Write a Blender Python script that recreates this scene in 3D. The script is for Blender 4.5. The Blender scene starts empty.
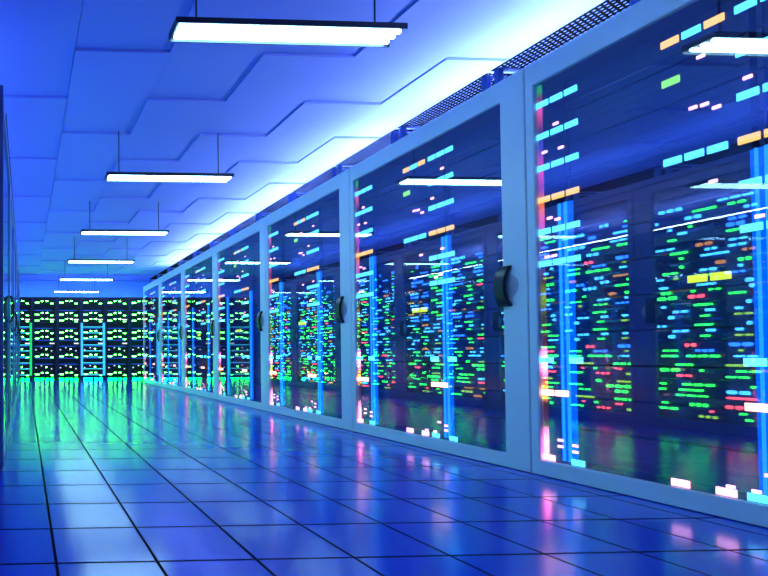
import bpy, bmesh, math, random
from mathutils import Matrix, Vector

random.seed(7)
scene = bpy.context.scene
col = scene.collection

# ------------------------------------------------------------------ camera, light level
F_PX, PX, PY = 513.06, 47.6, 345.2
YAW, PITCH, ROLL, EYE = 0.0436, 0.0187, -0.0018, 0.8176
cam_data = bpy.data.cameras.new('camera')
cam_data.sensor_fit = 'HORIZONTAL'
cam_data.sensor_width = 36.0
cam_data.lens = F_PX / 768 * 36.0
cam_data.shift_x = (384 - PX) / 768
cam_data.shift_y = (PY - 288) / 768
cam_data.clip_start = 0.02
cam = bpy.data.objects.new('camera', cam_data)
col.objects.link(cam)
s, c = math.sin(YAW), math.cos(YAW)
R0, F0, Z0 = Vector((c, -s, 0)), Vector((s, c, 0)), Vector((0, 0, 1))
FW = math.cos(PITCH) * F0 + math.sin(PITCH) * Z0
UP = -math.sin(PITCH) * F0 + math.cos(PITCH) * Z0
RT = math.cos(ROLL) * R0 + math.sin(ROLL) * UP
UP = -math.sin(ROLL) * R0 + math.cos(ROLL) * UP
cam.matrix_world = Matrix(((RT.x, UP.x, -FW.x, 0), (RT.y, UP.y, -FW.y, 0),
                           (RT.z, UP.z, -FW.z, EYE), (0, 0, 0, 1)))
scene.camera = cam

world = bpy.data.worlds.new('world')
scene.world = world
world.use_nodes = True
world.node_tree.nodes['Background'].inputs[0].default_value = (0.02, 0.06, 0.3, 1)
world.node_tree.nodes['Background'].inputs[1].default_value = 0.2

scene.view_settings.view_transform = 'Standard'
scene.view_settings.look = 'None'
scene.view_settings.gamma = 1.0
scene.view_settings.use_curve_mapping = False
scene.view_settings.exposure = 0.0
cy = scene.cycles
cy.max_bounces = 12
cy.diffuse_bounces = 4
cy.glossy_bounces = 6
cy.transmission_bounces = 8
cy.transparent_max_bounces = 24
cy.sample_clamp_indirect = 60.0
cy.use_denoising = True
cy.use_adaptive_sampling = False
cy.light_sampling_threshold = 0.0

# strengths of the hanging lamps and of the unseen roof uplights
LAMP_TUBE = 30.0
COVE_RIGHT = 120.0
COVE_LEFT = 50.0
RACK_FILL = 45.0

# ------------------------------------------------------------------ dimensions (metres)
XR, XL = 3.4575, -0.16            # front planes of the two cabinet rows
W, HT = 1.9192, 2.8066            # cabinet width, height
SEAM_R, SEAM_L = 3.3776, 3.75
YB = 16.75                        # front plane of the black racks
HC = 3.43                         # ceiling

# ------------------------------------------------------------------ materials
MATS = {}


def principled(name, color, rough=0.5, metal=0.0, ior=1.5, noise=None, bump=None, tint=None):
    m = bpy.data.materials.new(name)
    m.use_nodes = True
    nt = m.node_tree
    b = nt.nodes['Principled BSDF']
    b.inputs['Base Color'].default_value = (*color, 1)
    b.inputs['Roughness'].default_value = rough
    b.inputs['Metallic'].default_value = metal
    b.inputs['IOR'].default_value = ior
    if tint:
        b.inputs['Specular Tint'].default_value = (*tint, 1)
    tc = nt.nodes.new('ShaderNodeTexCoord')
    if noise:
        scale, lo, hi = noise
        n = nt.nodes.new('ShaderNodeTexNoise')
        n.inputs['Scale'].default_value = scale
        n.inputs['Detail'].default_value = 4
        nt.links.new(tc.outputs['Object'], n.inputs['Vector'])
        mr = nt.nodes.new('ShaderNodeMapRange')
        mr.inputs['To Min'].default_value = lo
        mr.inputs['To Max'].default_value = hi
        nt.links.new(n.outputs['Fac'], mr.inputs['Value'])
        nt.links.new(mr.outputs['Result'], b.inputs['Roughness'])
    if bump:
        scale, strength = bump
        n2 = nt.nodes.new('ShaderNodeTexNoise')
        n2.inputs['Scale'].default_value = scale
        nt.links.new(tc.outputs['Object'], n2.inputs['Vector'])
        bp = nt.nodes.new('ShaderNodeBump')
        bp.inputs['Strength'].default_value = strength
        bp.inputs['Distance'].default_value = 0.01
        nt.links.new(n2.outputs['Fac'], bp.inputs['Height'])
        nt.links.new(bp.outputs['Normal'], b.inputs['Normal'])
    MATS[name] = m
    return m


def emitter(name, color, strength):
    m = bpy.data.materials.new(name)
    m.use_nodes = True
    nt = m.node_tree
    nt.nodes.remove(nt.nodes['Principled BSDF'])
    e = nt.nodes.new('ShaderNodeEmission')
    e.inputs[0].default_value = (*color, 1)
    e.inputs[1].default_value = strength
    nt.links.new(e.outputs[0], nt.nodes['Material Output'].inputs[0])
    MATS[name] = m
    return m


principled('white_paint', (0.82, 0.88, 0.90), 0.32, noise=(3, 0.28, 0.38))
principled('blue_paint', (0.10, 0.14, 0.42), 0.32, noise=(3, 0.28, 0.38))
principled('seam_dark', (0.02, 0.03, 0.08), 0.6)
principled('cabinet_dark', (0.018, 0.03, 0.10), 0.5, noise=(6, 0.4, 0.6))
principled('server_dark', (0.018, 0.034, 0.12), 0.45, noise=(9, 0.35, 0.55))
principled('rack_black', (0.008, 0.009, 0.016), 0.4, noise=(9, 0.3, 0.5))
principled('rack_post', (0.03, 0.03, 0.10), 0.4)
principled('handle_black', (0.008, 0.008, 0.012), 0.3)
principled('handle_grey', (0.45, 0.5, 0.56), 0.45)
principled('screw_steel', (0.6, 0.62, 0.66), 0.3, metal=1.0)
principled('mesh_black', (0.003, 0.003, 0.005), 0.85, ior=1.15)
principled('bracket_blue', (0.06, 0.14, 0.6), 0.4)
principled('lamp_metal', (0.012, 0.014, 0.035), 0.35)
principled('wall_paint', (0.16, 0.36, 0.85), 0.7, bump=(60, 0.05))
principled('ceiling_tile_paint', (0.23, 0.31, 0.94), 0.75, bump=(90, 0.05))
principled('ceiling_slab_paint', (0.03, 0.05, 0.2), 0.8)
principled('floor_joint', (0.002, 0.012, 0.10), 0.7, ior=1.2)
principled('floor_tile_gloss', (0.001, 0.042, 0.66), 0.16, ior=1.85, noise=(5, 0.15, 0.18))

emitter('tube_white', (0.36, 0.78, 1.0), LAMP_TUBE)
emitter('cove_right', (0.55, 0.78, 1.0), COVE_RIGHT)
emitter('cove_left', (0.15, 0.42, 1.0), COVE_LEFT)
emitter('rack_fill_light', (0.14, 0.42, 1.0), RACK_FILL)
for nm, rgb, st in (('cyan', (0.11, 0.72, 1.0), 3.2), ('orange', (1.0, 0.52, 0.12), 2.6),
                    ('pink', (1.0, 0.36, 0.52), 5.5), ('green', (0.30, 0.95, 0.10), 2.0),
                    ('yellow', (0.72, 1.0, 0.04), 2.2), ('amber_white', (1.0, 0.36, 0.20), 10.0),
                    ('cyan_bright', (0.06, 0.75, 1.0), 8.0)):
    emitter('bar_' + nm, rgb, st)
for nm, rgb, st in (('green', (0.03, 1.0, 0.06), 15.0), ('cyan', (0.07, 0.52, 1.0), 13.0),
                    ('blue', (0.02, 0.16, 1.0), 18.0), ('red', (1.0, 0.06, 0.07), 18.0),
                    ('amber', (1.0, 0.35, 0.05), 5.0), ('lime', (0.5, 1.0, 0.03), 5.0)):
    emitter('dot_' + nm, rgb, st)
emitter('rack_green', (0.07, 1.0, 0.08), 42.0)
emitter('streak_green', (0.0, 1.0, 0.06), 40.0)  # added emitters for the coloured floor streaks before the racks
emitter('streak_cyan', (0.0, 0.6, 1.0), 36.0)
emitter('rack_white', (0.75, 0.85, 1.0), 1.3)
emitter('rack_blue_line', (0.02, 0.12, 1.0), 1.2)
emitter('ladder_cyan', (0.04, 0.55, 0.75), 1.8)
emitter('ladder_cyan_bright', (0.04, 0.45, 1.0), 1.6)
emitter('ladder_green', (0.02, 0.8, 0.2), 1.0)
emitter('rail_glow', (0.0, 0.15, 1.0), 1.5)
emitter('rail_core', (0.02, 0.34, 1.0), 2.0)


def glass_material():
    m = bpy.data.materials.new('door_glass')
    m.use_nodes = True
    nt = m.node_tree
    nt.nodes.remove(nt.nodes['Principled BSDF'])
    tr = nt.nodes.new('ShaderNodeBsdfTransparent')
    tr.inputs[0].default_value = (0.80, 0.86, 0.97, 1)
    gl = nt.nodes.new('ShaderNodeBsdfGlossy')
    gl.inputs['Color'].default_value = (0.95, 0.97, 1, 1)
    gl.inputs['Roughness'].default_value = 0.0
    fr = nt.nodes.new('ShaderNodeLayerWeight')
    fr.inputs['Blend'].default_value = 0.5
    pw = nt.nodes.new('ShaderNodeMath')
    pw.operation = 'POWER'
    pw.inputs[1].default_value = 4.0
    nt.links.new(fr.outputs['Facing'], pw.inputs[0])
    ad = nt.nodes.new('ShaderNodeMath')
    ad.operation = 'MULTIPLY_ADD'
    ad.use_clamp = True
    ad.inputs[1].default_value = 0.6
    ad.inputs[2].default_value = 0.15
    mx = nt.nodes.new('ShaderNodeMixShader')
    nt.links.new(pw.outputs[0], ad.inputs[0])
    nt.links.new(ad.outputs[0], mx.inputs[0])
    nt.links.new(tr.outputs[0], mx.inputs[1])
    nt.links.new(gl.outputs[0], mx.inputs[2])
    nt.links.new(mx.outputs[0], nt.nodes['Material Output'].inputs[0])
    MATS['door_glass'] = m


glass_material()


def strip_material():
    """A multicoloured LED strip: each stretch of it gives off a colour of its own."""
    m = bpy.data.materials.new('colour_strip')
    m.use_nodes = True
    nt = m.node_tree
    nt.nodes.remove(nt.nodes['Principled BSDF'])
    tc = nt.nodes.new('ShaderNodeTexCoord')
    sp = nt.nodes.new('ShaderNodeSeparateXYZ')
    nt.links.new(tc.outputs['Generated'], sp.inputs[0])
    ramp = nt.nodes.new('ShaderNodeValToRGB')
    pts = [(0.000, (0.70, 0.050, 0.17)), (0.050, (0.40, 0.050, 0.13)), (0.090, (0.0066, 0.0011, 0.0022)),
           (0.150, (0.0033, 0.0013, 0.0011)), (0.180, (0.2000, 0.0450, 0.0035)), (0.210, (0.0385, 0.0033, 0.0055)),
           (0.260, (0.45, 0.085, 0.21)), (0.300, (0.0055, 0.0011, 0.0033)), (0.380, (0.0033, 0.0022, 0.0009)),
           (0.430, (0.0154, 0.0220, 0.0004)), (0.470, (0.0055, 0.0029, 0.0011)), (0.520, (0.0033, 0.0033, 0.0220)),
           (0.580, (0.0044, 0.0011, 0.0099)), (0.620, (0.0440, 0.0066, 0.0308)), (0.680, (0.0660, 0.0110, 0.0015)),
           (0.720, (0.0154, 0.0011, 0.0022)), (0.770, (0.0495, 0.0033, 0.0154)), (0.830, (0.0022, 0.0033, 0.0198)),
           (0.880, (0.0055, 0.0011, 0.0044)), (0.935, (0.0550, 0.0055, 0.0154)), (0.965, (0.0088, 0.0015, 0.0033)),
           (0.985, (0.0007, 0.0198, 0.0013))]
    cr = ramp.color_ramp
    while len(cr.elements) < len(pts):
        cr.elements.new(0.5)
    for e, (p, rgb) in zip(cr.elements, pts):
        e.position = p
    for e, (p, rgb) in zip(cr.elements, pts):
        e.position = p
        e.color = (*rgb, 1)
    e = nt.nodes.new('ShaderNodeEmission')
    e.inputs[1].default_value = 30.0
    nt.links.new(sp.outputs['Z'], ramp.inputs[0])
    nt.links.new(ramp.outputs[0], e.inputs[0])
    nt.links.new(e.outputs[0], nt.nodes['Material Output'].inputs[0])
    MATS['colour_strip'] = m


strip_material()


# ------------------------------------------------------------------ mesh helpers
class MB:
    """Collects boxes and tubes into one mesh with several material slots."""

    def __init__(self):
        self.v, self.f, self.m, self.mats = [], [], [], []

    def slot(self, mat):
        if mat not in self.mats:
            self.mats.append(mat)
        return self.mats.index(mat)

    def box(self, x0, x1, y0, y1, z0, z1, mat):
        k, i = self.slot(mat), len(self.v)
        self.v += [(x, y, z) for z in (z0, z1) for y in (y0, y1) for x in (x0, x1)]
        for q in ((0, 2, 3, 1), (4, 5, 7, 6), (0, 1, 5, 4), (2, 6, 7, 3), (0, 4, 6, 2), (1, 3, 7, 5)):
            self.f.append(tuple(i + a for a in q))
            self.m.append(k)

    def tube(self, p, q, r, mat, n=8):
        p, q = Vector(p), Vector(q)
        d = (q - p).normalized()
        a = d.orthogonal().normalized()
        b = d.cross(a)
        k, i = self.slot(mat), len(self.v)
        for e in (p, q):
            for t in range(n):
                w = 2 * math.pi * t / n
                self.v.append(tuple(e + r * (math.cos(w) * a + math.sin(w) * b)))
        for t in range(n):
            u = (t + 1) % n
            self.f.append((i + t, i + u, i + n + u, i + n + t))
            self.m.append(k)
        self.f.append(tuple(i + t for t in reversed(range(n))))
        self.m.append(k)
        self.f.append(tuple(i + n + t for t in range(n)))
        self.m.append(k)

    def pill(self, x0, x1, y, z0, z1, mat, depth=0.012):
        """A small rounded light: an eight-sided outline pushed out a little."""
        k, i = self.slot(mat), len(self.v)
        cx, cz, hx, hz = (x0 + x1) / 2, (z0 + z1) / 2, (x1 - x0) / 2, (z1 - z0) / 2
        ch = min(hx, hz) * 0.55
        pts = [(-hx + ch, -hz), (hx - ch, -hz), (hx, -hz + ch), (hx, hz - ch),
               (hx - ch, hz), (-hx + ch, hz), (-hx, hz - ch), (-hx, -hz + ch)]
        for yy in (y, y + depth):
            self.v += [(cx + a, yy, cz + b) for a, b in pts]
        self.f.append(tuple(i + t for t in range(8)))
        self.m.append(k)
        for t in range(8):
            u = (t + 1) % 8
            self.f.append((i + t, i + 8 + t, i + 8 + u, i + u))
            self.m.append(k)

    def mesh(self, name, bevel=0.0):
        me = bpy.data.meshes.new(name)
        me.from_pydata(self.v, [], self.f)
        for mt in self.mats:
            me.materials.append(MATS[mt])
        me.polygons.foreach_set('material_index', self.m)
        bm = bmesh.new()
        bm.from_mesh(me)
        bmesh.ops.recalc_face_normals(bm, faces=bm.faces)
        if bevel:
            bmesh.ops.bevel(bm, geom=[e for e in bm.edges if len(e.link_faces) == 2 and e.calc_face_angle() > 0.5],
                            offset=bevel, segments=1, affect='EDGES')
        bm.to_mesh(me)
        bm.free()
        me.update()
        return me


CACHE = {}


def cached(key, build):
    if key not in CACHE:
        CACHE[key] = build()
    return CACHE[key]


def add(name, me, parent=None, loc=None, rot=None):
    o = bpy.data.objects.new(name, me)
    col.objects.link(o)
    if parent:
        o.parent = parent
    if loc:
        o.location = loc
    if rot:
        o.rotation_euler = rot
    return o


def thing(name, label, cat, loc, rz=0.0, group=None):
    o = bpy.data.objects.new(name, None)
    o.empty_display_size = 0.2
    col.objects.link(o)
    o.location = loc
    o.rotation_euler = (0, 0, rz)
    o['label'] = label
    o['category'] = cat
    if group:
        o['group'] = group
    return o


def structure(name, mb, label, bevel=0.0):
    o = add(name, mb.mesh(name, bevel))
    o['kind'] = 'structure'
    o['label'] = label
    o['category'] = name.split('_')[0]
    return o


# ------------------------------------------------------------------ the room
RX0, RX1, RY0, RY1 = -2.6, 5.6, -2.6, 17.95
mb = MB()
mb.box(RX0, RX1, RY0, RY1, -0.12, -0.014, 'floor_joint')
floor = structure('floor', mb, 'glossy blue square floor tiles with dark joints')
for nm, b, lb in (('wall_back', (RX0, RX1, RY1, RY1 + 0.1), 'plain blue wall above the black server racks'),
                  ('wall_front', (RX0, RX1, RY0 - 0.1, RY0), 'plain blue wall closing the near end of the room'),
                  ('wall_left', (RX0 - 0.1, RX0, RY0, RY1), 'plain blue wall behind the facing cabinet row'),
                  ('wall_right', (RX1, RX1 + 0.1, RY0, RY1), 'plain blue wall behind the white cabinet row')):
    mb = MB()
    mb.box(*b, -0.12, HC - 0.004, 'wall_paint')
    structure(nm, mb, lb)
mb = MB()
mb.box(RX0 - 1, RX1 + 1, RY0 - 1.7, RY1 + 1.7, HC + 0.075, HC + 0.2, 'ceiling_slab_paint')
ceiling = structure('ceiling', mb, 'blue ceiling of long staggered panels stepped like shingles')

# floor tiles: 0.4 m squares, edges chamfered, dark joints between
TX, TY, TS, GAP = 0.1208, 2.025, 0.4, 0.008


def tile_into(mb, x, y):
    k, kj, i = mb.slot('floor_tile_gloss'), mb.slot('floor_joint'), len(mb.v)
    a, b, ch = GAP / 2, TS - GAP / 2, 0.003
    mb.v += [(x + p, y + q, -0.014) for p, q in ((a, a), (b, a), (b, b), (a, b))]
    mb.v += [(x + p, y + q, -0.003) for p, q in ((a, a), (b, a), (b, b), (a, b))]
    a, b = a + ch, b - ch
    mb.v += [(x + p, y + q, 0.0) for p, q in ((a, a), (b, a), (b, b), (a, b))]
    for t in range(4):
        u = (t + 1) % 4
        mb.f.append((i + t, i + u, i + 4 + u, i + 4 + t))
        mb.f.append((i + 4 + t, i + 4 + u, i + 8 + u, i + 8 + t))
        mb.m += [kj, kj]
    mb.f.append((i + 8, i + 9, i + 10, i + 11))
    mb.m.append(k)


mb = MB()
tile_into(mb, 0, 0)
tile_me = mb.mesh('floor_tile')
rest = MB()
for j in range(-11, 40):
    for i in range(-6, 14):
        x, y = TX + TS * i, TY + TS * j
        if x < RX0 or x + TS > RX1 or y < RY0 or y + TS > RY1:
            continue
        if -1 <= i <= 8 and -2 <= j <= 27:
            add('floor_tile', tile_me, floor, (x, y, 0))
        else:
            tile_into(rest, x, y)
o = add('floor_tiles_beyond', rest.mesh('floor_tiles_beyond'), floor)
o['kind'] = 'stuff'

# ceiling panels: each hangs a little lower at its near edge, like a shingle
CW, CX, CY, STEP = 0.8252, 0.4303, 4.3467, 0.022
mb = MB()
g = 0.003
mb.box(g, CW - g, g, 2 * CW - g, 0, 0.05, 'ceiling_tile_paint')
mb.v = [(x, y, z + STEP * y / (2 * CW)) for x, y, z in mb.v]
panel_me = mb.mesh('ceiling_panel')
for i in range(-4, 7):
    for j in range(-5, 9):
        x, y = CX + CW * i, CY + 2 * CW * (j + 0.5 * (i % 2))
        if y + 2 * CW < RY0 or y > RY1:
            continue
        add('ceiling_panel', panel_me, ceiling, (x, y, HC))


# ------------------------------------------------------------------ glass-door cabinets
# local frame: x along the front, y into the cabinet, z up; front plane at y = 0
G0, G1, GZ0, GZ1 = 0.062, 1.735, 0.105, 2.650


def body_mesh(paint):
    mb = MB()
    g, t, d = 0.0025, 0.03, 1.0
    mb.box(g, t, 0.034, d, 0.0, HT, paint)
    mb.box(W - t, W - g, 0.034, d, 0.0, HT, paint)
    mb.box(t, W - t, 0.034, d, HT - t, HT, paint)
    mb.box(t, W - t, 0.034, d, 0.0, 0.08, paint)
    mb.box(t, W - t, d - t, d, 0.08, HT - t, paint)
    return mb.mesh('cabinet_body')


def liner_mesh():
    mb = MB()
    mb.box(0.032, 0.040, 0.036, 0.95, 0.082, HT - 0.032, 'cabinet_dark')
    mb.box(W - 0.040, W - 0.032, 0.036, 0.95, 0.082, HT - 0.032, 'cabinet_dark')
    mb.box(0.040, W - 0.040, 0.036, 0.95, 0.082, 0.095, 'cabinet_dark')
    mb.box(0.040, W - 0.040, 0.036, 0.95, HT - 0.05, HT - 0.032, 'cabinet_dark')
    return mb.mesh('cabinet_liner')


def door_mesh(paint):
    bm = bmesh.new()
    g = 0.003
    o = [(g, 0.004), (W - g, 0.004), (W - g, HT - 0.002), (g, HT - 0.002)]
    n = [(G0, GZ0), (G1, GZ0), (G1, GZ1), (G0, GZ1)]
    vo = [[bm.verts.new((x, y, z)) for x, z in o] for y in (0.0, 0.032)]
    vi = [[bm.verts.new((x, y, z)) for x, z in n] for y in (0.0, 0.032)]
    for t in range(4):
        u = (t + 1) % 4
        bm.faces.new((vo[0][t], vo[0][u], vi[0][u], vi[0][t]))
        bm.faces.new((vo[1][u], vo[1][t], vi[1][t], vi[1][u]))
        bm.faces.new((vo[0][u], vo[0][t], vo[1][t], vo[1][u]))
        bm.faces.new((vi[0][t], vi[0][u], vi[1][u], vi[1][t]))
    bmesh.ops.recalc_face_normals(bm, faces=bm.faces)
    ed = [e for e in bm.edges if e.calc_face_angle() > 0.5 and abs(e.verts[0].co.y) < 1e-6 and abs(e.verts[1].co.y) < 1e-6]
    bmesh.ops.bevel(bm, geom=ed, offset=0.004, segments=2, affect='EDGES')
    me = bpy.data.meshes.new('door')
    bm.to_mesh(me)
    bm.free()
    me.materials.append(MATS[paint])
    return me


def glass_mesh():
    mb = MB()
    mb.box(G0 - 0.0, G1 + 0.0, 0.012, 0.018, GZ0, GZ1, 'door_glass')
    return mb.mesh('glass_pane')


def handle_mesh():
    """Bowed black pull: flared feet, waist in the middle, standing off the door."""
    bm = bmesh.new()
    zc, h = 1.303, 0.145
    rings = []
    N = 20
    for t in range(N + 1):
        a = -1 + 2 * t / N
        z = zc + h * a
        bow = 0.032 * (1 - abs(a) ** 2.6)
        y_out = -0.014 - bow
        th = 0.024
        hw_r = 0.026 + 0.022 * abs(a) ** 2.4      # towards the hinge-free edge
        hw_l = 0.052 - 0.006 * abs(a) ** 3
        xc = 1.760
        ring = [bm.verts.new(p) for p in ((xc - hw_l, y_out, z), (xc + hw_r, y_out, z),
                                          (xc + hw_r, y_out + th, z), (xc - hw_l, y_out + th, z))]
        rings.append(ring)
    for r0, r1 in zip(rings, rings[1:]):
        for t in range(4):
            u = (t + 1) % 4
            bm.faces.new((r0[t], r0[u], r1[u], r1[t]))
    bm.faces.new(rings[0][::-1])
    bm.faces.new(rings[-1])
    # feet that carry the bow on the door
    for sgn in (-1, 1):
        z0, z1 = sorted((zc + sgn * h, zc + sgn * (h - 0.03)))
        res = bmesh.ops.create_cube(bm, size=1.0)
        for v in res['verts']:
            v.co = Vector((1.757 + v.co.x * 0.09, -0.009 + v.co.y * 0.020, (z0 + z1) / 2 + v.co.z * (z1 - z0)))
    bmesh.ops.recalc_face_normals(bm, faces=bm.faces)
    bmesh.ops.bevel(bm, geom=[e for e in bm.edges if len(e.link_faces) == 2 and e.calc_face_angle() > 0.9],
                    offset=0.004, segments=2, affect='EDGES')
    me = bpy.data.meshes.new('handle')
    bm.to_mesh(me)
    bm.free()
    me.materials.append(MATS['handle_black'])
    return me


def escutcheon_mesh():
    mb = MB()
    mb.tube((1.765, 0.001, 1.303), (1.765, -0.004, 1.303), 0.088, 'handle_grey', 28)
    return mb.mesh('handle_disc')


def screw_mesh():
    mb = MB()
    mb.tube((0, 0, 0), (0, -0.004, 0), 0.006, 'screw_steel', 8)
    return mb.mesh('screw')


def mesh_screen():
    """Perforated black grating lying flat on brackets: bars with staggered webs between the slots."""
    mb = MB()
    L, D, rows = 0.925, 0.385, 11
    rd = D / rows
    for r in range(rows + 1):
        mb.box(0, L, r * rd - 0.009, r * rd + 0.009, 0, 0.004, 'mesh_black')
    n = 30
    for r in range(rows):
        for k in range(n):
            x = (k + 0.5 * (r % 2) + 0.25) * L / n
            if x < L - 0.006:
                mb.box(x - 0.006, x + 0.006, r * rd + 0.009, (r + 1) * rd - 0.009, 0.0005, 0.0035, 'mesh_black')
    for x in (0, L - 0.008):
        mb.box(x, x + 0.008, 0.005, D - 0.005, 0, 0.005, 'mesh_black')
    return mb.mesh('mesh_screen')


def bracket_mesh():
    mb = MB()
    mb.box(-0.02, 0.02, 0.0, 0.04, 0.0, 0.112, 'bracket_blue')
    mb.box(-0.02, 0.02, 0.0, 0.38, 0.104, 0.112, 'bracket_blue')
    mb.box(-0.03, 0.03, 0.0, 0.07, 0.0, 0.006, 'bracket_blue')
    return mb.mesh('bracket', 0.003)


def rail_mesh():
    mb = MB()
    mb.box(-0.050, 0.050, 0.030, 0.040, 0.097, 1.84, 'rail_glow')
    for x, w in ((-0.024, 0.004), (0.014, 0.007)):
        mb.box(x - w, x + w, 0.018, 0.029, 0.097, 1.84, 'rail_core')
    return mb.mesh('light_rail')


def strip_mesh():
    mb = MB()
    mb.box(-0.018, 0.018, 0, 0.008, 0.112, 2.640, 'colour_strip')
    return mb.mesh('colour_strip')


def uplight_mesh(mat, h):  # roof uplight out of view, there for the glow on the ceiling
    mb = MB()
    for x in (0.2, W - 0.2):
        mb.box(x - 0.015, x + 0.015, -0.015, 0.015, 0.0, h, 'lamp_metal')
    mb.box(0.06, W - 0.06, -0.05, 0.05, h, h + 0.025, 'lamp_metal')
    mb.tube((0.08, 0, h + 0.048), (W - 0.08, 0, h + 0.048), 0.022, mat, 10)
    return mb.mesh('unseen_uplight')


BAR_W, BAR_H, BAR_P = 0.074, 0.038, 0.0895
GROUP = (0.064, 0.748, 1.040)
ROWS = [2.500 - 0.2155 * k for k in range(12)]
#           group A        group B         group C
PATTERN = [('ccc', 'oco', 'ccc'), ('ccc', 'g..', 'ccc'), ('ccc', '...', 'ccc'), ('ooo', 'ccc', 'ooo'),
           ('ccc', '...', 'ccc'), ('ccc', '...', 'ccc'), ('...', '.yy', '...'), ('...', '...', '...'),
           ('C.C', '...', 'C.C'), ('hh.', '...', 'hh.'), ('...', '...', '...'), ('p.c', 'p.p', 'c.c')]
COLOUR = {'c': 'bar_cyan', 'o': 'bar_orange', 'g': 'bar_green', 'y': 'bar_yellow', 'p': 'bar_pink', 'h': 'bar_amber_white', 'C': 'bar_cyan_bright'}
SMALL = [(0.895, 2.35), (1.063, 2.15), (1.17, 2.37), (0.17, 2.33), (0.095, 2.17), (0.20, 2.16), (0.86, 2.10),
         (0.905, 2.095), (0.95, 2.06), (1.16, 1.70), (0.93, 1.69), (0.17, 1.70), (0.12, 1.72), (0.10, 1.465),
         (0.145, 1.465), (1.09, 1.47), (1.14, 1.485), (0.965, 0.160), (1.055, 0.160), (0.16, 0.255), (0.16, 0.215),
         (0.25, 0.235), (0.25, 0.195), (1.10, 0.245), (1.17, 0.225), (1.17, 0.185)]


def bar_list():
    out = []
    for z, pats in zip(ROWS, PATTERN):
        for u0, pat in zip(GROUP, pats):
            for k, ch in enumerate(pat):
                if ch != '.':
                    out.append((u0 + BAR_P * k, z, BAR_W, BAR_H, COLOUR[ch]))
    for u, z in SMALL:
        out.append((u, z, 0.030, 0.016, 'bar_pink'))
    return out


def one_bar(mat, w, h):
    mb = MB()
    mb.box(0, w, 0, 0.008, -h / 2, h / 2, mat)
    return mb.mesh('indicator_light')


def all_bars():
    mb = MB()
    for u, z, w, h, mat in bar_list():
        mb.box(u, u + w, 0.019, 0.027, z - h / 2, z + h / 2, mat)
    return mb.mesh('indicator_lights')


def server_mesh():
    mb = MB()
    mb.box(0, 0.900, 0, 0.60, 0.003, 0.205, 'server_dark')
    mb.box(0.0, 0.02, -0.012, 0, 0.003, 0.205, 'server_dark')
    mb.box(0.88, 0.900, -0.012, 0, 0.003, 0.205, 'server_dark')
    for k in range(3):
        mb.box(0.05, 0.85, -0.005, 0, 0.05 + 0.05 * k, 0.062 + 0.05 * k, 'server_dark')
    return mb.mesh('server_unit')


def dots_mesh(kind, seed):
    """The small round and oblong lights on the front of one server of the facing row."""
    rng = random.Random(seed)
    mb = MB()
    if kind == 'low':
        cols = ['dot_green'] * 9 + ['dot_lime', 'dot_cyan', 'dot_red', 'dot_amber']
    elif kind == 'mid':
        cols = ['dot_green'] * 5 + ['dot_cyan'] * 4 + ['dot_blue'] * 3 + ['dot_red', 'dot_amber', 'dot_lime']
    else:
        cols = ['dot_cyan'] * 5 + ['dot_blue'] * 4 + ['dot_green'] * 3
    for z in (0.045, 0.105, 0.165):
        x = rng.uniform(0.02, 0.15)
        while x < 0.84:
            mat = rng.choice(cols)
            if rng.random() < 0.22:                       # one long light
                w = rng.uniform(0.12, 0.22)
                if x + w < 0.88:
                    mb.pill(x, x + w, -0.026, z - 0.012, z + 0.012, mat)
                x += w + 0.03
            else:                                         # a short run of pills
                w = rng.choice((0.035, 0.055, 0.075))
                h = rng.choice((0.022, 0.028, 0.038))
                for _ in range(rng.choice((1, 2, 2, 3))):
                    if x + w < 0.88:
                        mb.pill(x, x + w, -0.026, z - h / 2, z + h / 2, mat)
                    x += w + 0.02
            x += rng.uniform(0.06, 0.26 if kind != 'high' else 0.45)
    return mb.mesh('status_lights')


def cabinet(name, label, group, loc, rz, row, detail, seed):
    t = thing(name, label, 'server cabinet', loc, rz, group)
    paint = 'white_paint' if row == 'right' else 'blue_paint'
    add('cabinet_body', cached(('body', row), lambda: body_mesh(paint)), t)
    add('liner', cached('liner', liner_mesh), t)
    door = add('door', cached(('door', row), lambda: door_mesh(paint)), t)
    add('glass_pane', cached('glass', glass_mesh), door)
    hd = add('handle', cached('handle', handle_mesh), door)
    hd['label'] = 'bowed black door pull'
    add('handle_disc', cached('disc', escutcheon_mesh), door)
    if row == 'right':
        if detail:
            for u, z, w, h, mat in bar_list():
                add('indicator_light', cached(('bar', mat, w), lambda: one_bar(mat, w, h)), door, (u, 0.019, z))
        else:
            o = add('indicator_lights', cached('bars', all_bars), door)
            o['kind'] = 'stuff'
    add('colour_strip', cached('strip', strip_mesh), t, (0.066, 0.034, 0))['label'] = 'strip of pink, orange and violet lights'
    for u in (0.085, 1.025):
        add('light_rail', cached('rail', rail_mesh), t, (u, 0.15, 0))['label'] = 'glowing blue vertical light rail'
    rng = random.Random(seed)
    for k in range(12):
        z = 0.10 + 0.2155 * k
        for b, u in enumerate((0.045, 0.972)):
            su = add('server_unit', cached('server', server_mesh), t, (u, 0.25 if row == 'right' else 0.16, z))
            if row == 'left' and k < 11:
                kind = 'low' if k < 3 else ('mid' if k < 9 else 'high')
                v = rng.randrange(8)
                d = add('status_lights', cached((kind, v), lambda: dots_mesh(kind, v + 10 * len(kind) + 100 * ord(kind[0]))), su)
                d['kind'] = 'stuff'
    add('unseen_uplight', cached(('up', row), lambda: uplight_mesh(*(('cove_right', 0.21) if row == 'right' else ('cove_left', 0.03)))),
        t, (0, 0.75, HT))
    return t


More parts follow.
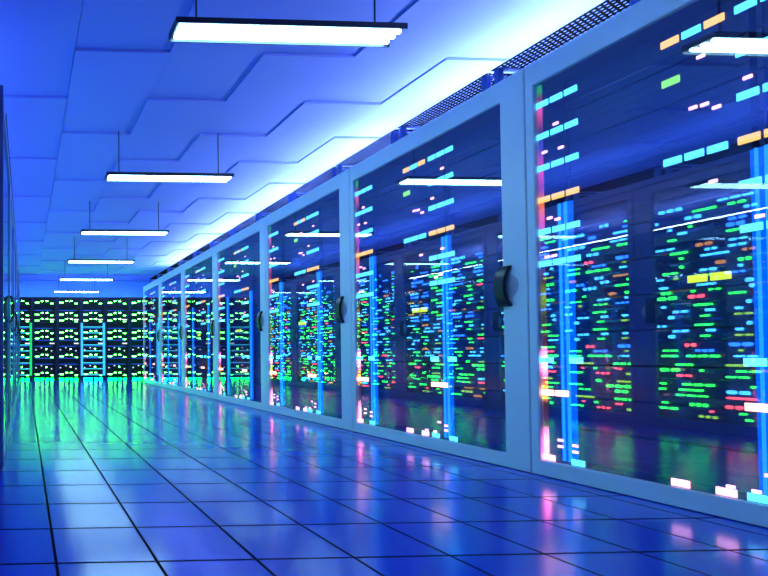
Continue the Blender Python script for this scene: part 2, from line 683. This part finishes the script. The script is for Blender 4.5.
ORD = ['first', 'second', 'third', 'fourth', 'fifth', 'sixth', 'seventh']
for k in range(7):                        # k = 0: the one cut by the picture's edge
    n = 6 - k
    cabinet('server_cabinet',
            f'white glass-door cabinet with cyan and orange light bars, {ORD[n]} from the black racks',
            'white cabinets with coloured light bars', (XR, SEAM_R + W * k, 0), -math.pi / 2, 'right', k < 2, k)
for k in range(6):
    n = 5 - k
    cabinet('server_cabinet',
            f'blue-framed cabinet of the facing row with dense green server lights, {ORD[n]} from black racks',
            'cabinets of the facing row', (XL, SEAM_L + W * k, 0), math.pi / 2, 'left', False, 40 + k)



def grating(label, group, loc, rz):
    t = thing('roof_grating', label, 'grating', loc, rz, group)
    add('mesh_panel', cached('mesh', mesh_screen), t, (0, 0.012, 0.114))
    for u in (0.035, 0.89):
        add('bracket', cached('bracket', bracket_mesh), t, (u, 0.012, 0))


for k in range(7):
    a, b = ORD[6 - k], ORD[5 - k]
    grating(f'black perforated grating lying wholly on top of the {a} white cabinet from the black racks',
            'gratings on the white cabinets', (XR, SEAM_R + W * k - 1.655 + W / 2 - 0.012, HT), -math.pi / 2)
    if k < 6:
        grating(f'black perforated grating straddling the joint of {b} and {a} white cabinets from the black racks',
                'gratings on the white cabinets', (XR, SEAM_R + W * (k + 1) - 1.655 + W - 0.012 - W, HT), -math.pi / 2)
for k in range(6):
    a, b = ORD[5 - k], ORD[min(6 - k, 5)]
    grating(f'black grating lying wholly on top of the {a} facing-row cabinet from the black racks',
            'gratings on the facing row', (XL, SEAM_L + W * k + 1.655 - W / 2 + 0.012, HT), math.pi / 2)
    if k > 0:
        grating(f'black grating straddling the joint of {a} and {b} facing-row cabinets from black racks',
                'gratings on the facing row', (XL, SEAM_L + W * k + 1.655 - W + 0.012, HT), math.pi / 2)

# ------------------------------------------------------------------ black racks at the end
RW, RH, UH = 0.80, 2.71, 0.196


def rack_frame_mesh():
    mb = MB()
    mb.box(0.002, 0.07, 0, 0.06, 0, RH, 'rack_post')
    mb.box(RW - 0.03, RW - 0.002, 0, 0.06, 0, RH, 'rack_post')
    mb.box(0.002, RW - 0.002, 0.06, 0.9, RH - 0.03, RH, 'rack_black')
    mb.box(0.07, RW - 0.03, 0.0, 0.06, 0.0, 0.10, 'rack_black')
    mb.box(0.002, 0.03, 0.06, 0.9, 0, RH - 0.03, 'rack_black')
    mb.box(RW - 0.03, RW - 0.002, 0.06, 0.9, 0, RH - 0.03, 'rack_black')
    return mb.mesh('rack_frame')


def grille_mesh():
    mb = MB()
    mb.box(0.07, RW - 0.03, 0.03, 0.06, RH - 0.15, RH, 'rack_black')
    for k in range(14):
        x = 0.08 + k * 0.05
        mb.box(x, x + 0.022, 0.004, 0.03, RH - 0.145, RH - 0.005, 'rack_post')
    return mb.mesh('vent_grille')


def unit_mesh():
    mb = MB()
    mb.box(0.075, RW - 0.035, 0.03, 0.8, 0.004, UH - 0.004, 'rack_black')
    mb.box(0.075, RW - 0.035, 0.012, 0.03, 0.004, 0.02, 'rack_black')
    return mb.mesh('server_unit')


def unit_lights(kind):
    mb = MB()
    led = 'rack_green'
    if '1' in kind:
        mb.box(0.105, 0.235, 0.018, 0.03, 0.058, 0.086, led)
        mb.box(0.300, 0.372, 0.018, 0.03, 0.110, 0.138, led)
        mb.box(0.455, 0.530, 0.018, 0.03, 0.110, 0.138, led)
        mb.box(0.610, 0.695, 0.018, 0.03, 0.030, 0.056, led)
    if '2' in kind:
        for x, z in ((0.11, 0.075), (0.29, 0.14), (0.45, 0.10), (0.62, 0.04)):
            mb.box(x, x + 0.042, 0.018, 0.03, z, z + 0.035, 'rack_white' if x != 0.45 else led)
    if 'w' in kind:
        mb.box(0.575, 0.735, 0.018, 0.03, 0.085, 0.125, 'rack_white')
    if 'b' in kind:
        mb.box(0.10, 0.66, 0.008, 0.012, 0.004, 0.020, 'rack_blue_line')
    return mb.mesh('status_lights')


KINDS = ['1', '2', 'b', '1b', '2', 'wb', '1b', '1', 'b', '1w', '1', 'b', '1']


def ladder_mesh(mat_h, mat_v, full):
    mb = MB()
    z0, z1 = 0.14, 1.86
    n = int((z1 - z0) / UH)
    for k in range(n + 1):
        z = z0 + 0.02 + k * UH
        mb.box(0.075, RW - 0.03, -0.012, 0.0, z - 0.013, z + 0.013, mat_h)
    mb.box(RW - 0.075, RW - 0.0, -0.016, 0.0, z0, z1, mat_v)
    if full:
        mb.box(0.0, 0.07, -0.016, 0.0, z0, z1, mat_v)
    return mb.mesh('light_ladder')


def rack_fill_mesh():  # unseen tube added on the rack roof to brighten far ceiling and wall
    mb = MB()
    mb.box(0.03, RW - 0.03, -0.05, 0.05, 0.0, 0.012, 'lamp_metal')
    mb.tube((0.05, 0, 0.03), (RW - 0.05, 0, 0.03), 0.018, 'rack_fill_light', 10)
    return mb.mesh('unseen_uplight')


def streak_light_mesh(mat):  # added glow at the rack foot, to put coloured streaks on the floor
    mb = MB()
    mb.box(0, 1, -0.012, 0.0, 0.006, 0.055, mat)
    return mb.mesh('added_streak_light')


rack_labels = ['black server rack with a green-lit ladder frame beside the facing cabinet row',
               'plain black server rack right next to the green-lit ladder rack',
               'plain black server rack between cyan ladder rack and another plain rack',
               'black server rack with a cyan-lit ladder frame',
               'plain black server rack between cyan ladder rack and the rack by the white cabinets',
               'plain black server rack at the end beside the white cabinet row']
for k in range(6):
    t = thing('server_rack', rack_labels[k], 'server rack', (0.22 - RW + RW * k, YB, 0), 0, 'black server racks')
    add('rack_frame', cached('rframe', rack_frame_mesh), t)
    add('vent_grille', cached('rgrille', grille_mesh), t)
    bl = 'streak_cyan' if k == 3 else 'streak_green'
    for x0, x1 in ((0.10, 0.24), (0.29, 0.38), (0.45, 0.54), (0.60, 0.70)):
        o = add('added_streak_light', cached(bl, lambda: streak_light_mesh(bl)), t, (x0, 0, 0))
        o.scale.x = x1 - x0
        o['label'] = ('cyan' if k == 3 else 'green') + ' glow added at the foot of the rack for floor streaks'
    add('unseen_uplight', cached('rack_fill', rack_fill_mesh), t, (0, 0.70, RH))
    for q, kd in enumerate(KINDS):
        su = add('server_unit', cached('runit', unit_mesh), t, (0, 0, 0.105 + UH * q - 0.05 * (q > 12)))
        if kd:
            d = add('status_lights', cached(('rl', kd), lambda: unit_lights(kd)), su)
            d['kind'] = 'stuff'
    if k == 0:
        add('light_ladder', ladder_mesh('ladder_cyan', 'ladder_green', False), t)['label'] = 'green and cyan lit ladder frame'
    if k == 3:
        add('light_ladder', ladder_mesh('ladder_cyan', 'ladder_cyan_bright', True), t)['label'] = 'cyan lit ladder frame'

# ------------------------------------------------------------------ hanging lamps
LX, LL, LZ, LY, LS = 1.688, 1.491, 2.881, 3.207, 2.715


def housing_mesh():
    mb = MB()
    h, w = LL / 2, 0.085
    mb.box(-h, h, -w, w, 0.030, 0.045, 'lamp_metal')
    mb.box(-h, h, -w, -w + 0.006, 0.008, 0.030, 'lamp_metal')
    mb.box(-h, h, w - 0.006, w, -0.012, 0.030, 'lamp_metal')
    mb.box(-h, -h + 0.008, -w + 0.006, w - 0.006, 0.0, 0.030, 'lamp_metal')
    for x in (-h + 0.008, h - 0.05):
        mb.box(x, x + 0.03, -w + 0.01, w - 0.01, 0.016, 0.030, 'lamp_metal')
    return mb.mesh('housing')


def tube_mesh():
    mb = MB()
    mb.tube((-LL / 2 + 0.03, 0, 0), (LL / 2 - 0.03, 0, 0), 0.013, 'tube_white', 10)
    return mb.mesh('tube')


def wire_mesh():
    mb = MB()
    mb.tube((0, 0, 0.045), (0, 0, HC - LZ + 0.004), 0.006, 'lamp_metal', 6)
    mb.tube((0, 0, 0.045), (0, 0, 0.07), 0.012, 'lamp_metal', 8)
    return mb.mesh('wire')


for k in range(-1, 6):
    n = 5 - k
    t = thing('hanging_lamp', f'slim black ceiling lamp with white tubes on two wires, {ORD[n]} from the black racks',
              'lamp', (LX, LY + LS * k, LZ), 0, 'hanging lamps along the aisle')
    add('housing', cached('housing', housing_mesh), t)
    for y in (-0.054, 0.0, 0.054):
        add('tube', cached('tube', tube_mesh), t, (0.0, y, 0.006))
    for x in (-0.59, 0.59):
        add('wire', cached('wire', wire_mesh), t, (x, 0, 0))
